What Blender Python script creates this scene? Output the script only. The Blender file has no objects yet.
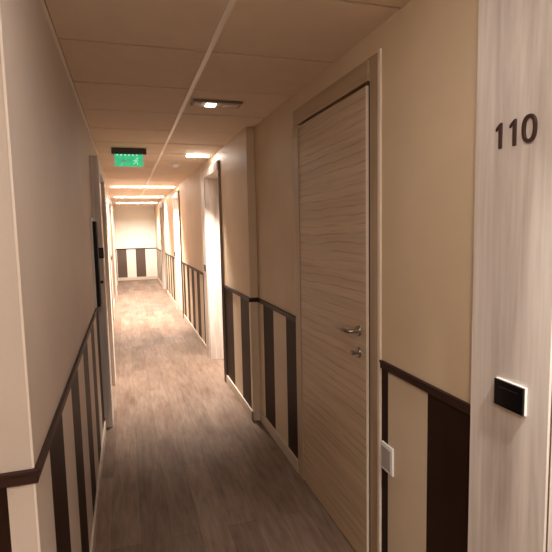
import bpy, bmesh, math, random
from mathutils import Vector, Matrix
random.seed(4)
scene = bpy.context.scene
C = scene.collection

# ------------------------------------------------------------------ helpers
def box(bm, x0, x1, y0, y1, z0, z1, mi=0):
    xs = sorted((x0, x1)); ys = sorted((y0, y1)); zs = sorted((z0, z1))
    v = [bm.verts.new((x, y, z)) for z in zs for y in ys for x in xs]
    for f in ((0, 2, 3, 1), (4, 5, 7, 6), (0, 1, 5, 4), (1, 3, 7, 5), (3, 2, 6, 7), (2, 0, 4, 6)):
        fc = bm.faces.new([v[i] for i in f]); fc.material_index = mi

def cyl(bm, p, axis, r, length, r2=None, seg=32, mi=0):
    """solid cylinder from p along axis"""
    a = Vector(axis).normalized(); p = Vector(p)
    u = a.orthogonal().normalized(); w = a.cross(u)
    r2 = r if r2 is None else r2
    A, B = [], []
    for i in range(seg):
        t = 2 * math.pi * i / seg
        d = u * math.cos(t) + w * math.sin(t)
        A.append(bm.verts.new(p + d * r)); B.append(bm.verts.new(p + a * length + d * r2))
    for i in range(seg):
        j = (i + 1) % seg
        bm.faces.new((A[i], A[j], B[j], B[i])).material_index = mi
    bm.faces.new(A[::-1]).material_index = mi; bm.faces.new(B).material_index = mi

def tube(bm, pts, r, seg=16):
    pts = [Vector(p) for p in pts]
    rings = []
    for i, p in enumerate(pts):
        d = (pts[min(i + 1, len(pts) - 1)] - pts[max(i - 1, 0)]).normalized()
        u = d.cross(Vector((0, 0, 1))).normalized(); w = d.cross(u)
        rings.append([bm.verts.new(p + (u * math.cos(2 * math.pi * k / seg) + w * math.sin(2 * math.pi * k / seg)) * r) for k in range(seg)])
    for a, b in zip(rings, rings[1:]):
        for k in range(seg):
            bm.faces.new((a[k], a[(k + 1) % seg], b[(k + 1) % seg], b[k]))
    bm.faces.new(rings[0][::-1]); bm.faces.new(rings[-1])

def obj(name, bm, mats, parent=None, bevel=0, smooth=False, origin=None):
    bmesh.ops.recalc_face_normals(bm, faces=bm.faces[:])
    if origin is not None:
        bmesh.ops.translate(bm, verts=bm.verts[:], vec=-Vector(origin))
    me = bpy.data.meshes.new(name); bm.to_mesh(me); bm.free()
    for m in (mats if isinstance(mats, (list, tuple)) else [mats]): me.materials.append(m)
    o = bpy.data.objects.new(name, me); C.objects.link(o)
    if origin is not None and not parent: o.location = origin
    if parent: o.parent = parent
    if smooth:
        for p in me.polygons: p.use_smooth = True
        try: me.set_sharp_from_angle(angle=math.radians(40))
        except Exception: pass
    if bevel:
        b = o.modifiers.new('bevel', 'BEVEL'); b.width = bevel; b.segments = 2; b.limit_method = 'ANGLE'
    return o

def boxobj(name, dims, mat, parent=None, bevel=0, base=None):
    """box in world coordinates; base = location of the parent Empty"""
    bm = bmesh.new(); box(bm, *dims)
    if base is not None: bmesh.ops.translate(bm, verts=bm.verts[:], vec=-Vector(base))
    return obj(name, bm, mat, parent, bevel)

def struct(o, label=None):
    o['kind'] = 'structure'
    if label: o['label'] = label
    return o

def thing(name, label, cat, loc=(0, 0, 0), group=None):
    o = bpy.data.objects.new(name, None); C.objects.link(o); o.location = loc
    o.empty_display_size = .05
    o['label'] = label; o['category'] = cat
    if group: o['group'] = group
    return o

# ------------------------------------------------------------------ materials
def nt(name):
    m = bpy.data.materials.new(name); m.use_nodes = True
    t = m.node_tree; b = t.nodes['Principled BSDF']
    return m, t, b
def N(t, kind, **kw):
    n = t.nodes.new(kind)
    for k, v in kw.items(): setattr(n, k, v)
    return n
def plain(name, col, rough=.5, metal=0, emit=None, strength=0):
    m, t, b = nt(name)
    b.inputs['Base Color'].default_value = (*col, 1); b.inputs['Roughness'].default_value = rough
    b.inputs['Metallic'].default_value = metal
    if emit: b.inputs['Emission Color'].default_value = (*emit, 1); b.inputs['Emission Strength'].default_value = strength
    return m
def ramp(t, src, stops):
    r = N(t, 'ShaderNodeValToRGB')
    e = r.color_ramp.elements
    while len(e) < len(stops): e.new(.5)
    for k, (p, c) in enumerate(stops): e[k].position = p; e[k].color = (*c, 1) if len(c) == 3 else c
    t.links.new(src, r.inputs[0]); return r
def coords(t, scale=(1, 1, 1), rot=(0, 0, 0)):
    c = N(t, 'ShaderNodeTexCoord'); mp = N(t, 'ShaderNodeMapping')
    mp.inputs['Scale'].default_value = scale; mp.inputs['Rotation'].default_value = rot
    t.links.new(c.outputs['Object'], mp.inputs[0]); return mp.outputs[0]
def mixc(t, mode, fac, a, b):
    m = N(t, 'ShaderNodeMix', data_type='RGBA', blend_type=mode)
    for key, v in ((0, fac), (6, a), (7, b)):
        if hasattr(v, 'is_linked') or hasattr(v, 'links'): t.links.new(v, m.inputs[key])
        else: m.inputs[key].default_value = v if key == 0 else (*v, 1)
    return m.outputs[2]
def bump(t, b, h, strength, dist=.002):
    n = N(t, 'ShaderNodeBump'); n.inputs['Strength'].default_value = strength; n.inputs['Distance'].default_value = dist
    t.links.new(h, n.inputs['Height']); t.links.new(n.outputs[0], b.inputs['Normal'])

def mottled(name, c1, c2, rough, bscale=260, bstr=.25, nscale=3.0):
    m, t, b = nt(name)
    n = N(t, 'ShaderNodeTexNoise'); n.inputs['Scale'].default_value = nscale; n.inputs['Detail'].default_value = 5
    t.links.new(coords(t), n.inputs['Vector'])
    r = ramp(t, n.outputs[0], [(.3, c1), (.7, c2)])
    t.links.new(r.outputs[0], b.inputs['Base Color']); b.inputs['Roughness'].default_value = rough
    n2 = N(t, 'ShaderNodeTexNoise'); n2.inputs['Scale'].default_value = bscale; n2.inputs['Detail'].default_value = 3
    t.links.new(coords(t), n2.inputs['Vector'])
    bump(t, b, n2.outputs[0], bstr)
    return m

WALLL = mottled('left_wall_covering', (.58, .49, .425), (.63, .535, .465), .55)
WALL = mottled('wall_covering', (.63, .485, .33), (.68, .53, .365), .55)
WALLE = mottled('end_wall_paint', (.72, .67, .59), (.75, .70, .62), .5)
CREAML = mottled('left_cream_covering', (.60, .51, .44), (.65, .55, .48), .5)
CREAM = mottled('cream_wall_covering', (.61, .485, .34), (.66, .53, .38), .5)
BROWN = mottled('brown_wall_covering', (.026, .012, .0075), (.032, .015, .0095), .5, bstr=.15)
BROWN.node_tree.nodes['Principled BSDF'].inputs['Specular IOR Level'].default_value = .07
RAIL = plain('dark_brown_rail', (.040, .018, .013), .5); RAIL.node_tree.nodes['Principled BSDF'].inputs['Specular IOR Level'].default_value = .2
CEIL = mottled('ceiling_tile', (.74, .60, .475), (.78, .635, .50), .85, bscale=420, bstr=.3, nscale=9)
GAP = plain('ceiling_gap', (.05, .04, .03), .9)
TBAR = plain('ceiling_bar_paint', (.86, .78, .68), .4)
BASE = mottled('baseboard_laminate', (.55, .46, .37), (.62, .52, .42), .45, bstr=.05)
WHITE = plain('white_plastic', (.82, .80, .77), .35)
BLACK = plain('black_plastic', (.006, .005, .005), .3)
MATTE = plain('matte_black', (.008, .006, .005), .8)
BLACKG = plain('black_gloss', (.006, .005, .005), .12)
STRIP = plain('grey_edge_strip', (.26, .22, .185), .4, .3)
GREYM = plain('dark_grey_metal', (.16, .135, .11), .4, .6)
CHROME = plain('satin_chrome', (.36, .32, .28), .28, 1)
DIGIT = plain('brown_digit', (.05, .022, .016), .4)
EDGE = plain('pale_edge_band', (.74, .62, .50), .4)
DARKGAP = plain('dark_rebate', (.02, .012, .008), .8)

def wood(name, light, dark, line, vertical, rough=.42):
    m, t, b = nt(name)
    if vertical: s1, s2 = (11, 11, 1.0), (80, 80, 2.2)
    else: s1, s2 = (2.0, .9, 16), (8, 3.0, 90)
    n = N(t, 'ShaderNodeTexNoise'); n.inputs['Scale'].default_value = 1; n.inputs['Detail'].default_value = 6; n.inputs['Roughness'].default_value = .6
    n.inputs['Distortion'].default_value = .6
    t.links.new(coords(t, s1), n.inputs['Vector'])
    r = ramp(t, n.outputs[0], [(.28, dark), (.62, light)])
    n2 = N(t, 'ShaderNodeTexNoise'); n2.inputs['Scale'].default_value = 1; n2.inputs['Detail'].default_value = 4
    t.links.new(coords(t, s2), n2.inputs['Vector'])
    r2 = ramp(t, n2.outputs[0], [(.3, (.86, .84, .82)), (.7, (1, 1, 1))])
    col = mixc(t, 'MULTIPLY', .8, r.outputs[0], r2.outputs[0])
    if line:
        w = N(t, 'ShaderNodeTexWave', wave_type='BANDS', bands_direction='Z', wave_profile='SIN')
        w.inputs['Scale'].default_value = 4.4; w.inputs['Distortion'].default_value = 3.0
        w.inputs['Detail'].default_value = 2.5; w.inputs['Detail Scale'].default_value = 1.1; w.inputs['Detail Roughness'].default_value = .6
        t.links.new(coords(t, (1, .5, 1.6), (math.radians(3), 0, 0)), w.inputs['Vector'])
        lr = ramp(t, w.outputs['Fac'], [(0.0, (1, 1, 1)), (.02, (.8, .8, .8)), (.16, (0, 0, 0))])
        nm = N(t, 'ShaderNodeTexNoise'); nm.inputs['Scale'].default_value = 2.0
        t.links.new(coords(t, (1, 1.5, 4)), nm.inputs['Vector'])
        mr = ramp(t, nm.outputs[0], [(.36, (.1, .1, .1)), (.62, (.65, .65, .65))])
        fac = mixc(t, 'MULTIPLY', 1.0, lr.outputs[0], mr.outputs[0])
        col = mixc(t, 'MIX', fac, col, line)
    t.links.new(col, b.inputs['Base Color']); b.inputs['Roughness'].default_value = rough
    bump(t, b, n2.outputs[0], .12, .001)
    return m
DOORWOOD = wood('streaked_door_wood', (.62, .465, .315), (.47, .345, .225), (.28, .19, .115), False)
FRAMEWOOD = wood('frame_wood', (.49, .36, .235), (.39, .28, .175), None, True)
HEADWOOD = wood('header_wood', (.49, .36, .235), (.39, .28, .175), None, False)
PALEWOOD = wood('whitewashed_wood', (.78, .70, .64), (.47, .39, .345), None, True)

def floor_mat():
    m, t, b = nt('wood_plank_floor')
    c = N(t, 'ShaderNodeTexCoord'); sx = N(t, 'ShaderNodeSeparateXYZ'); cx = N(t, 'ShaderNodeCombineXYZ')
    t.links.new(c.outputs['Object'], sx.inputs[0])
    t.links.new(sx.outputs[1], cx.inputs[0]); t.links.new(sx.outputs[0], cx.inputs[1])
    br = N(t, 'ShaderNodeTexBrick'); br.offset = .37; br.offset_frequency = 2
    br.inputs['Scale'].default_value = 1; br.inputs['Brick Width'].default_value = 1.22; br.inputs['Row Height'].default_value = .152
    br.inputs['Mortar Size'].default_value = .0009; br.inputs['Mortar Smooth'].default_value = .3
    br.inputs['Color1'].default_value = (.165, .112, .084, 1); br.inputs['Color2'].default_value = (.24, .167, .127, 1)
    br.inputs['Mortar'].default_value = (.06, .037, .025, 1)
    t.links.new(cx.outputs[0], br.inputs['Vector'])
    n = N(t, 'ShaderNodeTexNoise'); n.inputs['Scale'].default_value = 1; n.inputs['Detail'].default_value = 7; n.inputs['Roughness'].default_value = .62; n.inputs['Distortion'].default_value = .4
    t.links.new(coords(t, (34, 4.2, 1)), n.inputs['Vector'])
    r = ramp(t, n.outputs[0], [(.25, (.66, .62, .59)), (.5, (.95, .95, .95)), (.75, (1.25, 1.25, 1.25))])
    n2 = N(t, 'ShaderNodeTexNoise'); n2.inputs['Scale'].default_value = 1; n2.inputs['Detail'].default_value = 3
    t.links.new(coords(t, (6, 1.8, 1)), n2.inputs['Vector'])
    r2 = ramp(t, n2.outputs[0], [(.25, (.74, .66, .60)), (.5, (.98, .97, .95)), (.75, (1.15, 1.18, 1.16))])
    col = mixc(t, 'MULTIPLY', 1, mixc(t, 'MULTIPLY', 1, br.outputs[0], r.outputs[0]), r2.outputs[0])
    t.links.new(col, b.inputs['Base Color']); b.inputs['Roughness'].default_value = .46
    b.inputs['Specular IOR Level'].default_value = .12
    bump(t, b, n.outputs[0], .15, .001)
    return m
FLOOR = floor_mat()

# ------------------------------------------------------------------ dimensions (metres; +Y runs down the corridor)
XL, XR, XR2 = -.2405, 1.0143, .9493      # left wall, right wall near, right wall beyond the step
H, RZ = 2.4053, 1.042                     # ceiling, top of dado rail
Y0, YS, YEND = 1.24, 3.784, 16.35         # left corner, step in right wall, end wall
XPN, XP, XPL, XL2 = .985, .920, -.178, -.315          # faces of the wood door surrounds
SW = .288                                 # stripe width
YB = -1.7

# ------------------------------------------------------------------ room shell
bm = bmesh.new(); box(bm, -1.3, 1.5, YB - .15, YEND + .15, -.08, 0)
struct(obj('floor', bm, FLOOR))

# ceiling: backing slab and tiles separated by fine gaps, bar running down the middle
bm = bmesh.new()
box(bm, -1.3, 1.5, YB - .15, YEND + .15, H + .012, H + .10, 1)
XG = .3987
y = 2.237 - .6 * 7; k = 0
while y < YEND:
    ya, yb = max(y, YB - .15) + .007, min(y + .6, YEND + .15) - .007
    d = random.uniform(-.0006, .0006)
    if ya < yb:
        for x0, x1 in ((-1.25, XL - .002), (XL + .016 if y < 5 else XL2 + .002, XG - .013), (XG + .013, 1.32)):
            if x1 < XL and y > Y0: continue
            box(bm, x0, x1, ya, yb, H + random.uniform(0, .002), H + .011, 0)
    y += .6
struct(obj('ceiling', bm, [CEIL, GAP]))
bm = bmesh.new(); box(bm, XG - .0125, XG + .0125, YB - .1, YEND, H - .003, H + .010)
struct(obj('trim_1', bm, TBAR, bevel=.001), 'pale ceiling grid bar running down the corridor')
bm = bmesh.new(); box(bm, XL - .001, XL + .013, Y0 + .002, 5.38, H - .003, H + .008)
struct(obj('trim_2', bm, TBAR), 'thin pale edge bar where ceiling meets left wall')

def wall_run(bm, xf, xb, ya, yb, start_dark, first=None):
    """a wall from ya to yb, plain above the rail and in alternating stripes of covering below it"""
    box(bm, xf, xb, ya, yb, RZ - .02, H + .05, 0)
    y = ya; dark = start_dark; w = first if first else SW
    while y < yb - 1e-6:
        e = min(y + w, yb)
        box(bm, xf, xb, y, e, 0, RZ - .02, 2 if dark else 1)
        y = e; dark = not dark; w = SW
WM = [WALL, CREAM, BROWN]

# openings of the room doors: (y_near, y_far) on each side
R_DOORS = [(.06, .905), (4.93, 5.79), (8.78, 9.60), (12.55, 13.42)]
R_PANEL_END = [1.188, 6.06, 9.87, 13.69]
L_DOORS = [(4.32, 5.18), (8.22, 9.08), (11.75, 12.6)]
REC = 1.26

bm = bmesh.new()
wall_run(bm, XR, 1.34, YB, R_DOORS[0][0] - .05, True)
wall_run(bm, XR, 1.34, 1.165, 1.7765, False, .0001) if False else None
# near run: brown, cream, brown up to the door casing
box(bm, XR, 1.34, .905, 1.7765, RZ - .02, H + .05, 0)
for a_, b_, mi in ((.905, 1.448, 2), (1.448, 1.723, 1), (1.723, 1.7765, 2)): box(bm, XR, 1.34, a_, b_, 0, RZ - .02, mi)
# over and behind the service door
box(bm, XR, 1.34, 1.7765, 2.836, 2.312, H + .05, 0)
box(bm, 1.12, 1.34, 1.7765, 2.836, 0, 2.312, 0)
# run between service door and step
box(bm, XR, 1.34, 2.836, YS, RZ - .02, H + .05, 0)
for a_, b_, mi in ((2.836, 3.062, 2), (3.062, 3.357, 1), (3.357, 3.629, 2), (3.629, YS, 1)): box(bm, XR, 1.34, a_, b_, 0, RZ - .02, mi)
# step and run up to the next room door
box(bm, XR2, 1.34, YS, 4.885, RZ - .02, H + .05, 0)
for a_, b_, mi in ((YS, 3.834, 1), (3.834, 4.147, 2), (4.147, 4.469, 1), (4.469, 4.885, 2)): box(bm, XR2, 1.34, a_, b_, 0, RZ - .02, mi)
wall_run(bm, XR2, 1.34, 5.80, R_DOORS[2][0] - .045, True, .54)
wall_run(bm, XR2, 1.34, 9.61, R_DOORS[3][0] - .045, True, .50)
wall_run(bm, XR2, 1.34, 13.43, YEND, True, .50)
for (a_, b_) in R_DOORS:                                             # wall behind and above each recess
    x = XR if a_ < 1 else XR2
    box(bm, x, 1.34, a_ - .05, b_ + .01, 2.216, H + .05, 0)
    box(bm, REC + .06, 1.34, a_ - .05, b_ + .01, 0, 2.26, 0)
struct(obj('wall_right', bm, WM), 'right corridor wall, plain above the dark rail and brown and cream striped below')

bm = bmesh.new()
TH = XL - .45
wall_run(bm, XL, TH, Y0, L_DOORS[0][0] - .2, False, .228)
for i, (a_, b_) in enumerate(L_DOORS):
    box(bm, XL if i == 0 else XL2, TH, a_ - .2, b_ + .2, 2.202, H + .05, 0)
    box(bm, TH + .1, TH, a_ - .2, b_ + .2, 0, 2.202, 0)
    nxt = L_DOORS[i + 1][0] - .2 if i + 1 < len(L_DOORS) else YEND
    wall_run(bm, XL2, TH, b_ + .2, nxt, True)
struct(obj('wall_left', bm, [WALLL, CREAML, BROWN]), 'left corridor wall, plain above the dark rail and striped below')

# wall facing the camera at the left corner, and the landing behind the camera
bm = bmesh.new()
box(bm, -1.25, TH, Y0, Y0 + .1, RZ - .02, H + .05, 0); x = TH
box(bm, TH, XL, Y0 - .0008, Y0 + .0005, RZ - .02, H + .03, 0)
xx = [XL, -.3015, -.59, -.88, -1.25]
for i in range(4):
    box(bm, xx[i + 1], xx[i], Y0 - .0008, Y0 + (.0005 if i < 1 else .1 if xx[i] <= TH else .0005), 0, RZ - .02, 1 + i % 2)
struct(obj('wall_front', bm, [WALLL, CREAML, BROWN]), 'short wall facing the viewer at the left corner')
bm = bmesh.new(); box(bm, -1.3, -1.2, YB, Y0, 0, H + .05)
struct(obj('wall_landing', bm, WALL))
bm = bmesh.new(); box(bm, -1.3, 1.34, YB - .1, YB, 0, H + .05)
struct(obj('wall_back', bm, WALL))
bm = bmesh.new()
box(bm, XL2 - .1, 1.2, YEND, YEND + .12, RZ - .02, H + .05, 0)
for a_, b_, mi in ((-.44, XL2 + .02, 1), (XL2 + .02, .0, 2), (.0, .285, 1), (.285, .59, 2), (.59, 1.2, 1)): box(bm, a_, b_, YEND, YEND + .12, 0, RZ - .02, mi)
struct(obj('wall_end', bm, [WALLE, WALLE, mottled('end_wall_brown_covering', (.085, .050, .037), (.095, .057, .043), .5)]), 'pale end wall of the corridor with two brown stripes below its rail')  # stripes use a lighter copy of the brown covering, strong light painted in

# pale protecting strip on the left corner
bm = bmesh.new(); box(bm, XL - .004, XL + .0015, Y0 - .0022, Y0 + .004, RZ + .002, H - .004); box(bm, XL - .004, XL + .0015, Y0 - .0022, Y0 + .004, .09, RZ - .036)
struct(obj('trim_40', bm, plain('corner_strip', (.80, .70, .62), .35), bevel=.0008), 'thin pale strip along the left corner')
# dado rails
tn = [2]
def rail(pts, label, hgt=.034, d=.009):
    """rail following a list of wall points; d is its projection, offsets given per segment as (x0,y0,x1,y1,nx,ny)"""
    tn[0] += 1
    bm = bmesh.new()
    for (x0, y0, x1, y1, nx, ny) in pts:
        box(bm, min(x0, x1, x0 + nx * d, x1 + nx * d), max(x0, x1, x0 + nx * d, x1 + nx * d),
            min(y0, y1, y0 + ny * d, y1 + ny * d), max(y0, y1, y0 + ny * d, y1 + ny * d), RZ - hgt, RZ)
        dd = d + .004
        box(bm, min(x0, x1, x0 + nx * dd, x1 + nx * dd), max(x0, x1, x0 + nx * dd, x1 + nx * dd),
            min(y0, y1, y0 + ny * dd, y1 + ny * dd), max(y0, y1, y0 + ny * dd, y1 + ny * dd), RZ - .009, RZ + .001)
    return struct(obj('trim_%d' % tn[0], bm, RAIL, bevel=.0015), label)
rail([(XR, 1.190, XR, 1.7755, -1, 0)], 'dark brown rail between room door and service door')
rail([(XR, 2.837, XR, YS, -1, 0), (XR + .0, YS, XR2 - .013, YS, 0, -1), (XR2, YS - .009, XR2, 4.884, -1, 0)], 'dark brown rail wrapping the step in the right wall')
rail([(XR2, 6.062, XR2, 8.73, -1, 0)], 'dark rail on the right wall past the lit doorway')
rail([(XR2, 9.872, XR2, 12.5, -1, 0)], 'dark rail further down the right wall')
rail([(XR2, 13.692, XR2, YEND - .02, -1, 0)], 'farthest dark rail on the right wall')
rail([(-1.2, Y0 - .001, XL + .009, Y0 - .001, 0, -1), (XL, Y0 - .008, XL, L_DOORS[0][0] - .262, 1, 0)], 'dark brown rail turning the left corner')
rail([(XL2, L_DOORS[0][1] + .262, XL2, L_DOORS[1][0] - .262, 1, 0)], 'dark rail on the left wall between two room doors')
rail([(XL2, L_DOORS[1][1] + .262, XL2, L_DOORS[2][0] - .262, 1, 0)], 'dark rail further down the left wall')
rail([(XL2, L_DOORS[2][1] + .262, XL2, YEND - .02, 1, 0)], 'farthest dark rail on the left wall')
rail([(XL2 + .002, YEND, XR2 - .002, YEND, 0, -1)], 'thin dark rail across the end wall')

# baseboards
def baseboard(name, segs, hgt=.085, d=.012):
    bm = bmesh.new()
    for (x0, y0, x1, y1, nx, ny) in segs:
        box(bm, min(x0, x1, x0 + nx * d, x1 + nx * d), max(x0, x1, x0 + nx * d, x1 + nx * d),
            min(y0, y1, y0 + ny * d, y1 + ny * d), max(y0, y1, y0 + ny * d, y1 + ny * d), 0.001, hgt)
    return struct(obj(name, bm, BASE, bevel=.002))
baseboard('baseboard_right', [(XR, 1.190, XR, 1.7755, -1, 0), (XR, 2.837, XR, YS, -1, 0), (XR, YS, XR2 - .012, YS, 0, -1), (XR2, YS - .012, XR2, 4.884, -1, 0),
          (XR2, 6.062, XR2, 8.73, -1, 0), (XR2, 9.872, XR2, 12.5, -1, 0), (XR2, 13.692, XR2, YEND - .013, -1, 0)])
baseboard('baseboard_left', [(XL, Y0 - .012, XL, L_DOORS[0][0] - .262, 1, 0), (-1.2, Y0 - .001, XL + .012, Y0 - .001, 0, -1),
          (XL2, L_DOORS[0][1] + .262, XL2, L_DOORS[1][0] - .262, 1, 0), (XL2, L_DOORS[1][1] + .262, XL2, L_DOORS[2][0] - .262, 1, 0), (XL2, L_DOORS[2][1] + .262, XL2, YEND - .013, 1, 0)])
baseboard('baseboard_end', [(XL2 + .002, YEND, XR2 - .002, YEND, 0, -1)], .10)

# ------------------------------------------------------------------ doors
def lever_parts(parent, x, y, z, s, sy, turn=True):
    """lever handle on face x; s = -1 sticks out towards -X; sy = direction the lever runs along Y"""
    bm = bmesh.new(); cyl(bm, (x, y, z), (s, 0, 0), .026, .009, .024)
    h = obj('door_handle', bm, CHROME, parent, .001, True)
    bm = bmesh.new()
    tube(bm, [(x + s * .009, y, z), (x + s * .036, y, z), (x + s * .046, y + sy * .004, z), (x + s * .052, y + sy * .014, z),
              (x + s * .054, y + sy * .03, z), (x + s * .056, y + sy * .08, z - .001), (x + s * .056, y + sy * .128, z - .003)], .0095)
    obj('lever', bm, CHROME, h, 0, True)
    bm = bmesh.new(); cyl(bm, (x, y, z - .102), (s, 0, 0), .025, .009, .023)
    k = obj('lock_rosette', bm, CHROME, parent, .001, True)
    bm = bmesh.new(); cyl(bm, (x + s * .009, y, z - .102), (s, 0, 0), .0085, .014)
    box(bm, x + s * .022, x + s * .036, y - .005, y + .017, z - .112, z - .092)
    obj('thumb_turn', bm, CHROME, k, .002)

# service door in the right wall
d = thing('door_1', 'closed service door of streaked brown wood with chrome lever on the right', 'door', (0, 0, 0))
d['kind'] = 'structure'; del d['category']
bm = bmesh.new(); box(bm, XR - .006, XR + .036, 1.9045, 2.742, .007, 2.204)
leaf = obj('door_leaf', bm, DOORWOOD, d, .0015)
boxobj('edge_band', (XR - .0065, XR + .0365, 1.9, 1.904, .007, 2.2045), EDGE, leaf, .0008)
lever_parts(leaf, XR - .006, 1.975, 1.128, -1, 1)
bm = bmesh.new()
box(bm, XR + .004, XR + .06, 1.797, 1.887, .001, 2.312)
obj('door_casing', bm, FRAMEWOOD, d, .002)
boxobj('casing_edge', (XR - .010, XR + .06, 1.7765, 1.7965, .001, 2.314), EDGE, d, .002)
bm = bmesh.new(); box(bm, XR - .010, XR + .06, 2.748, 2.836, .001, 2.216); obj('door_casing', bm, FRAMEWOOD, d, .002)
bm = bmesh.new(); box(bm, XR - .006, XR + .06, 1.888, 2.836, 2.2205, 2.309); obj('door_header', bm, HEADWOOD, d, .002)
boxobj('door_seal', (XR + .006, XR + .058, 1.8875, 1.8995, .001, 2.2195), DARKGAP, d)  # dark strip painting the shade in the gap between leaf and casing
bm = bmesh.new(); box(bm, XR + .061, XR + .1, 1.7975, 2.835, .001, 2.3)
obj('rebate', bm, DARKGAP, d)

# recessed room doors with a wide whitewashed panel on the far side
def room_door_right(n, ya, yb, pend, xp, label):
    d = thing('door_%d' % n, label, 'door'); d['kind'] = 'structure'; del d['category']
    top = 2.30
    boxobj('side_panel', (xp, xp + .12, yb, pend, .001, top), PALEWOOD, d, .0015)
    boxobj('header_panel', (xp, REC + .05, ya, yb - .0005, 2.214, top), PALEWOOD, d, .0015)
    boxobj('door_jamb', (xp + .1205, REC + .05, yb, yb + .009, .001, 2.2135), PALEWOOD, d)
    bm = bmesh.new(); box(bm, xp + .008, REC + .05, ya - .028, ya - .0005, .001, top)
    j = obj('door_jamb', bm, PALEWOOD, d, .0015)
    boxobj('edge_strip', (xp + .004, xp + .06, ya - .038, ya - .0285, .001, top), STRIP, j)
    boxobj('door_seal', (xp + .007, xp + .0105, yb - .0025, yb - .0002, .001, 2.2135), plain('brown_seal', (.10, .055, .04), .7), d)  # thin brown strip, shadow of the panel groove put into its colour
    leaf = boxobj('door_leaf', (REC, REC + .045, ya + .003, yb - .003, .006, 2.21), DOORWOOD, d, .0015)
    lever_parts(leaf, REC, yb - .09, 1.12, -1, -1)
    return d
RL = ['recessed room door with number 110 on its whitewashed side panel',
      'brightly lit recessed room door beyond the step in the right wall',
      'recessed room door further along the right wall',
      'farthest recessed room door on the right wall']
for i, (a_, b_) in enumerate(R_DOORS):
    room_door_right(i + 2, a_, b_, R_PANEL_END[i], XPN if i == 0 else XP, RL[i])
def room_door_left(n, ya, yb, label, xf):
    d = thing('door_%d' % n, label, 'door'); d['kind'] = 'structure'; del d['category']
    boxobj('side_panel', (xf, XL - .2, ya - .26, ya, .001, 2.2), PALEWOOD, d, .0015)
    boxobj('side_panel', (xf, XL - .2, yb, yb + .26, .001, 2.2), PALEWOOD, d, .0015)
    boxobj('header_panel', (xf, XL - .3, ya + .0005, yb - .0005, 2.1, 2.2), PALEWOOD, d, .0015)
    leaf = boxobj('door_leaf', (XL - .27, XL - .315, ya + .003, yb - .003, .006, 2.098), DOORWOOD, d, .0015)
    lever_parts(leaf, XL - .27, ya + .09, 1.12, 1, 1)
    return d
LL = ['nearest room door on the left wall, in a pale wood surround', 'second room door on the left wall, in a pale wood surround', 'farthest room door on the left wall, in a pale wood surround']
for i, (a_, b_) in enumerate(L_DOORS): room_door_left(i + 6, a_, b_, LL[i], XPL if i == 0 else XL2 + .04)

# ------------------------------------------------------------------ things on the walls
# room number, raised digits
rn = thing('room_number', 'raised brown digits reading 110 on the whitewashed door panel', 'room number', (XPN, 1.04, 1.81))
def glyph_one(y):
    bm = bmesh.new()
    w = .0105; t = .006
    prof = [(0, .0), (0, .069), (-.006, .069), (-.022, .0565), (-.022, .0475), (-w, .055), (-w, 0)]
    # profile drawn in (right, up); right is -Y when looking at the panel
    f = [bm.verts.new((0, y - r, u)) for r, u in prof]; g = [bm.verts.new((-t, y - r, u)) for r, u in prof]
    for i in range(len(prof)):
        j = (i + 1) % len(prof); bm.faces.new((f[i], f[j], g[j], g[i]))
    bm.faces.new(f[::-1]); bm.faces.new(g)
    return bm
for yy in (1.0825, 1.033):
    obj('digit', glyph_one(yy - 1.04), DIGIT, rn, .0018)
bm = bmesh.new(); O, I, O2, I2 = [], [], [], []
for i in range(40):
    t_ = 2 * math.pi * i / 40; c_, s_ = math.cos(t_), math.sin(t_)
    sq = lambda v: math.copysign(abs(v) ** .85, v)
    for lst, ry, rz, x in ((O, .0235, .0355, 0), (I, .0128, .0252, 0), (O2, .0235, .0355, -.006), (I2, .0128, .0252, -.006)):
        lst.append(bm.verts.new((x, .990 - 1.04 + ry * sq(c_), .0355 + rz * sq(s_))))
for i in range(40):
    j = (i + 1) % 40
    for a_, b_ in ((O, O2), (O2, I2), (I2, I), (I, O)): bm.faces.new((a_[i], a_[j], b_[j], b_[i]))
obj('digit', bm, DIGIT, rn, .0015)

# card readers on the far side panels
def reader(x, y, z, w, h, label, s=-1, rim=None):
    t = thing('card_reader', label, 'card reader', (x, y, z))
    bm = bmesh.new(); box(bm, 0, s * .0065, -w / 2, w / 2, -h / 2, h / 2); obj('housing', bm, rim or BLACK, t, .0015)
    bm = bmesh.new(); box(bm, s * .0068, s * .013, -w / 2 + .002, w / 2 - .001, -h / 2 + .001, h / 2 - .002)
    f = obj('face', bm, BLACKG, t, .001)
    bm = bmesh.new(); box(bm, s * .0131, s * .0136, -w / 2 + .02, w / 2 - .02, h / 2 - .022, h / 2 - .0195); obj('card_slot', bm, plain('slot_black', (.012, .011, .01), .5), f)
reader(XPN, 1.025, 1.140, .106, .077, 'black card reader with white rim under the number 110', -1, WHITE)
reader(XP, 5.925, 1.135, .10, .085, 'black card reader beside the brightly lit doorway on the right')
reader(XP, 9.735, 1.135, .10, .085, 'small dark card reader beside the middle right doorway')
reader(XP, 13.555, 1.30, .10, .10, 'black card reader far down the right wall near the end')
reader(XL2 + .04, 9.21, 1.135, .10, .085, 'black card reader on second pale door surround of the left wall', 1)

# light switch overlapping the casing edge
ls = thing('light_switch', 'white light switch plate low beside the service door casing', 'light switch', (XR, 1.7205, .630))
bm = bmesh.new(); box(bm, 0, -.009, -.0455, .0445, -.06, .06); obj('plate', bm, WHITE, ls, .002)
bm = bmesh.new(); box(bm, -.0095, -.0125, -.034, .033, -.046, .046); obj('rocker', bm, plain('grey_rocker', (.42, .38, .35), .4), ls, .001)

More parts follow.
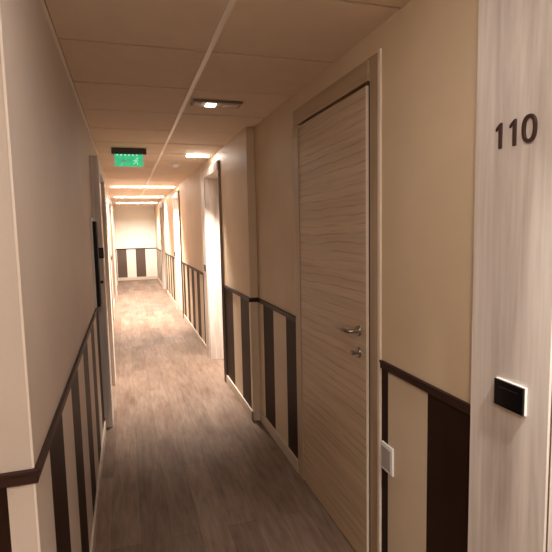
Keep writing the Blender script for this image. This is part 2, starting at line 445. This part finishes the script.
# dark panel on the left wall standing on the rail, reader and knob on the first left surround
wp = thing('wall_panel', 'slim black fronted panel with white edges on left wall above the rail', 'wall panel', (XL, 3.83, 1.05))
bm = bmesh.new(); box(bm, 0, .012, -.09, .115, 0, .66); obj('back_plate', bm, WHITE, wp, .002)
bm = bmesh.new(); box(bm, .0125, .037, -.05, .113, .002, .635); obj('front', bm, MATTE, wp, .002)
YA = L_DOORS[0][0] - .26
lb = thing('lock_box', 'square black box on the edge of the nearest left door surround', 'door reader', (-.2005, YA, 1.44))
bm = bmesh.new(); box(bm, -.031, .027, 0, -.014, -.042, .042); obj('housing', bm, MATTE, lb, .003)
bm = bmesh.new(); box(bm, -.018, .018, -.0145, -.017, -.03, .03); obj('face', bm, BLACK, lb, .001)
kb = thing('wall_knob', 'small round black knob on the nearest left door surround below the black box', 'knob', (-.198, YA, 1.209))
bm = bmesh.new(); cyl(bm, (0, 0, 0), (0, -1, 0), .009, .008); obj('stem', bm, BLACK, kb)
bm = bmesh.new(); cyl(bm, (0, -.0082, 0), (0, -1, 0), .0135, .010, .012); obj('cap', bm, BLACK, kb, .001, True)

# ------------------------------------------------------------------ things on the ceiling
ex = thing('exit_sign', 'glowing green emergency exit sign hanging from the ceiling', 'exit sign', (.072, 4.965, H))
bm = bmesh.new(); box(bm, -.163, .163, -.03, .03, -.056, -.003); obj('housing', bm, plain('brown_sign_housing', (.035, .024, .02), .4), ex, .002)
m, t, b = nt('green_acrylic')
n = N(t, 'ShaderNodeTexNoise'); n.inputs['Scale'].default_value = 22; n.inputs['Detail'].default_value = 3
t.links.new(coords(t), n.inputs['Vector'])
r = ramp(t, n.outputs[0], [(.3, (.03, .40, .17)), (.6, (.05, .52, .25)), (.8, (.20, .60, .20))])
t.links.new(r.outputs[0], b.inputs['Emission Color']); b.inputs['Emission Strength'].default_value = 1.0
b.inputs['Base Color'].default_value = (.02, .25, .1, 1); b.inputs['Roughness'].default_value = .2
bm = bmesh.new(); box(bm, -.137, .128, -.005, .005, -.172, -.0565); pl = obj('sign_plate', bm, m, ex, .001)
SYM = plain('sign_symbol', (.5, .8, .6), .4, emit=(.16, .62, .30), strength=1)
SYMD = plain('sign_symbol_arrow', (.1, .3, .2), .4, emit=(.10, .25, .12), strength=1)
def flat(pts, y0=-.0056, y1=-.0075):
    bm = bmesh.new()
    f = [bm.verts.new((x, y0, z)) for x, z in pts]; g = [bm.verts.new((x, y1, z)) for x, z in pts]
    for i in range(len(pts)):
        j = (i + 1) % len(pts); bm.faces.new((f[i], f[j], g[j], g[i]))
    bm.faces.new(f); bm.faces.new(g[::-1]); return bm
obj('arrow', flat([(-.085, -.119), (-.062, -.100), (-.062, -.112), (-.022, -.112), (-.022, -.126), (-.062, -.126), (-.062, -.138)]), SYMD, pl)
bm = flat([(.036, -.146), (.050, -.132), (.056, -.116), (.036, -.122), (.034, -.116), (.062, -.103), (.074, -.106), (.086, -.118), (.083, -.122), (.072, -.114), (.068, -.124), (.080, -.136), (.074, -.156), (.068, -.155), (.071, -.138), (.060, -.131), (.054, -.140), (.040, -.152)])
cyl(bm, (.075, -.0056, -.094), (0, -1, 0), .008, .0019)
obj('running_figure', bm, SYM, pl)
LED = plain('led_spot', (.8, .9, .8), .3, emit=(.45, .95, .65), strength=1.1)
for k in range(6):
    bm = bmesh.new(); cyl(bm, (-.11 + .036 * k, -.0052, -.062), (0, -1, 0), .006, .003, seg=12); obj('led', bm, LED, pl)

em = thing('emergency_light', 'flat rectangular emergency light with a small lit lamp set in the ceiling', 'emergency light', (.593, 3.105, H))
bm = bmesh.new(); box(bm, -.153, .153, -.060, .060, -.012, -.003); box(bm, -.160, .160, -.066, .066, -.006, -.0031)
obj('housing', bm, plain('brown_lamp_housing', (.20, .14, .10), .5), em, .002)
bm = bmesh.new(); box(bm, -.146, .146, -.052, .052, -.0145, -.0122); le = obj('lens', bm, plain('frosted_lens', (.50, .42, .34), .25), em, .001)
bm = bmesh.new(); box(bm, -.07, -.008, -.04, .04, -.0175, -.0147); obj('lamp', bm, plain('lit_lamp', (.9, .9, .9), .4, emit=(1, .93, .8), strength=7), le)
bm = bmesh.new()
for x in (.012, .024): box(bm, x, x + .004, -.048, .048, -.0162, -.0147)
obj('bar', bm, GREYM, le)
bm = bmesh.new(); box(bm, .045, .135, -.03, .03, -.0162, -.0147); obj('reflector', bm, plain('reflector_metal', (.55, .48, .40), .3, .7), le)
bm = bmesh.new(); box(bm, -.145, -.10, -.045, .045, -.0162, -.0147); obj('battery_cover', bm, plain('tan_cover', (.55, .40, .24), .5), le)

sd = thing('smoke_detector', 'round white smoke detector on the ceiling behind the exit sign', 'smoke detector', (.615, 6.02, H))
bm = bmesh.new(); cyl(bm, (0, 0, -.003), (0, 0, -1), .062, .012); obj('base', bm, WHITE, sd, .002, True)
bm = bmesh.new(); cyl(bm, (0, 0, -.0152), (0, 0, -1), .052, .022, .036); obj('cover', bm, WHITE, sd, .004, True)

# ceiling lights in front of the room doors
def lamp_mat(name, strength, col=(1.0, .80, .60)):
    return plain(name, (.9, .9, .9), .4, emit=col, strength=strength)
def ceiling_light(x, y, mat, label, r=.045, drop=.014):
    t = thing('ceiling_light', label, 'ceiling light', (x, y, H), 'small ceiling lights in front of the room doors')
    bm = bmesh.new(); cyl(bm, (0, 0, -.003), (0, 0, -1), r + .006, .007); obj('ring', bm, WHITE, t, .001, True)
    bm = bmesh.new()
    rings = []
    for i in range(6):
        a = math.pi / 2 * i / 6
        rings.append([bm.verts.new((r * math.cos(a) * math.cos(q * math.pi / 12), r * math.cos(a) * math.sin(q * math.pi / 12), -.0105 - drop * math.sin(a))) for q in range(24)])
    tip = bm.verts.new((0, 0, -.0105 - drop))
    for A, B in zip(rings, rings[1:]):
        for q in range(24): bm.faces.new((A[q], A[(q + 1) % 24], B[(q + 1) % 24], B[q]))
    for q in range(24): bm.faces.new((rings[-1][q], rings[-1][(q + 1) % 24], tip))
    bm.faces.new(rings[0][::-1])
    obj('diffuser', bm, mat, t, 0, True)
K = 520
LCOL = (1.0, .91, .82); NCOL = (1.0, .95, .89)
def spot(x, y, watts, angle, tilt=(0, 0)):
    l = bpy.data.lights.new('ceiling_spot', 'SPOT'); l.energy = watts; l.color = LCOL if y > 3 else NCOL
    l.spot_size = math.radians(angle); l.spot_blend = .9; l.shadow_soft_size = .03
    o = bpy.data.objects.new('ceiling_spot', l); C.objects.link(o); o.location = (x, y, H - .045)
    o.rotation_euler = (math.radians(tilt[0]), math.radians(tilt[1]), 0)
def light_bar(x0, x1, y, strength, label):
    t = thing('ceiling_light_bar', label, 'ceiling light', ((x0 + x1) / 2, y, H), 'bright light bars on the corridor ceiling')
    hw = (x1 - x0) / 2
    bm = bmesh.new(); box(bm, -hw - .006, hw + .006, -.026, .026, -.0075, -.003); obj('housing', bm, WHITE, t, .001)
    bm = bmesh.new(); box(bm, -hw, hw, -.014, .014, -.020, -.0077); obj('diffuser', bm, lamp_mat('bar_glow', strength, LCOL), t, .003)
    for s_ in (-1, 1):
        bm = bmesh.new(); box(bm, s_ * (hw + .0005), s_ * (hw + .007), -.021, .021, -.021, -.0077); obj('end_cap', bm, WHITE, t, .001)
light_bar(.66, .90, 5.26, 90, 'short bright ceiling light bar in front of the lit doorway past the step')
light_bar(-.20, .90, 9.1, 40, 'long bright ceiling light bar across the corridor by the middle right doorway')
light_bar(-.20, .90, 11.8, 44, 'long bright ceiling light bar across the corridor by the farthest doorways')
light_bar(-.20, .90, 14.3, 50, 'long bright ceiling light bar nearest the end wall')
for a in ((.80, 5.31, 720, 94, (2, 9)), (.78, 9.17, 700, 108), (-.05, 9.03, 560, 108), (.78, 11.87, 600, 108), (-.05, 11.73, 520, 108), (.36, 14.40, 470, 125, (20, 0)), (.84, .32, 150, 100)):
    spot(*a)
ceiling_light(.84, .32, lamp_mat('lamp_glow_door', .36 * K, NCOL), 'small ceiling light over the door with number 110')
ceiling_light(-.1, -.6, lamp_mat('lamp_glow_landing', 3.0 * K, NCOL), 'small ceiling light on the landing before the corridor')
ceiling_light(.30, 1.0, lamp_mat('lamp_glow_corridor', .38 * K, NCOL), 'small ceiling light at the near end of the corridor')  # added lamp above the view, brightens the near walls and ceiling

# ------------------------------------------------------------------ camera and view
w = bpy.data.worlds.new('world'); scene.world = w; w.use_nodes = True
w.node_tree.nodes['Background'].inputs[0].default_value = (0, 0, 0, 1)
cam = bpy.data.cameras.new('camera'); co = bpy.data.objects.new('camera', cam); C.objects.link(co)
cam.sensor_fit = 'HORIZONTAL'; cam.sensor_width = 36; cam.lens = 36 * 480 / 552; cam.clip_start = .02; cam.clip_end = 60
yaw, pitch, roll = .3008, -.1001, -.0211
fw = Vector((math.sin(yaw) * math.cos(pitch), math.cos(yaw) * math.cos(pitch), math.sin(pitch)))
rt = Vector((math.cos(yaw), -math.sin(yaw), 0)); up = rt.cross(fw)
R_ = rt * math.cos(roll) + up * math.sin(roll); U_ = up * math.cos(roll) - rt * math.sin(roll)
M = Matrix((R_, U_, -fw)).transposed().to_4x4(); M.translation = Vector((0, 0, 1.61))
co.matrix_world = M
scene.camera = co
vs = scene.view_settings
vs.view_transform = 'Standard'; vs.look = 'None'; vs.gamma = 1; vs.use_curve_mapping = False; vs.exposure = 0
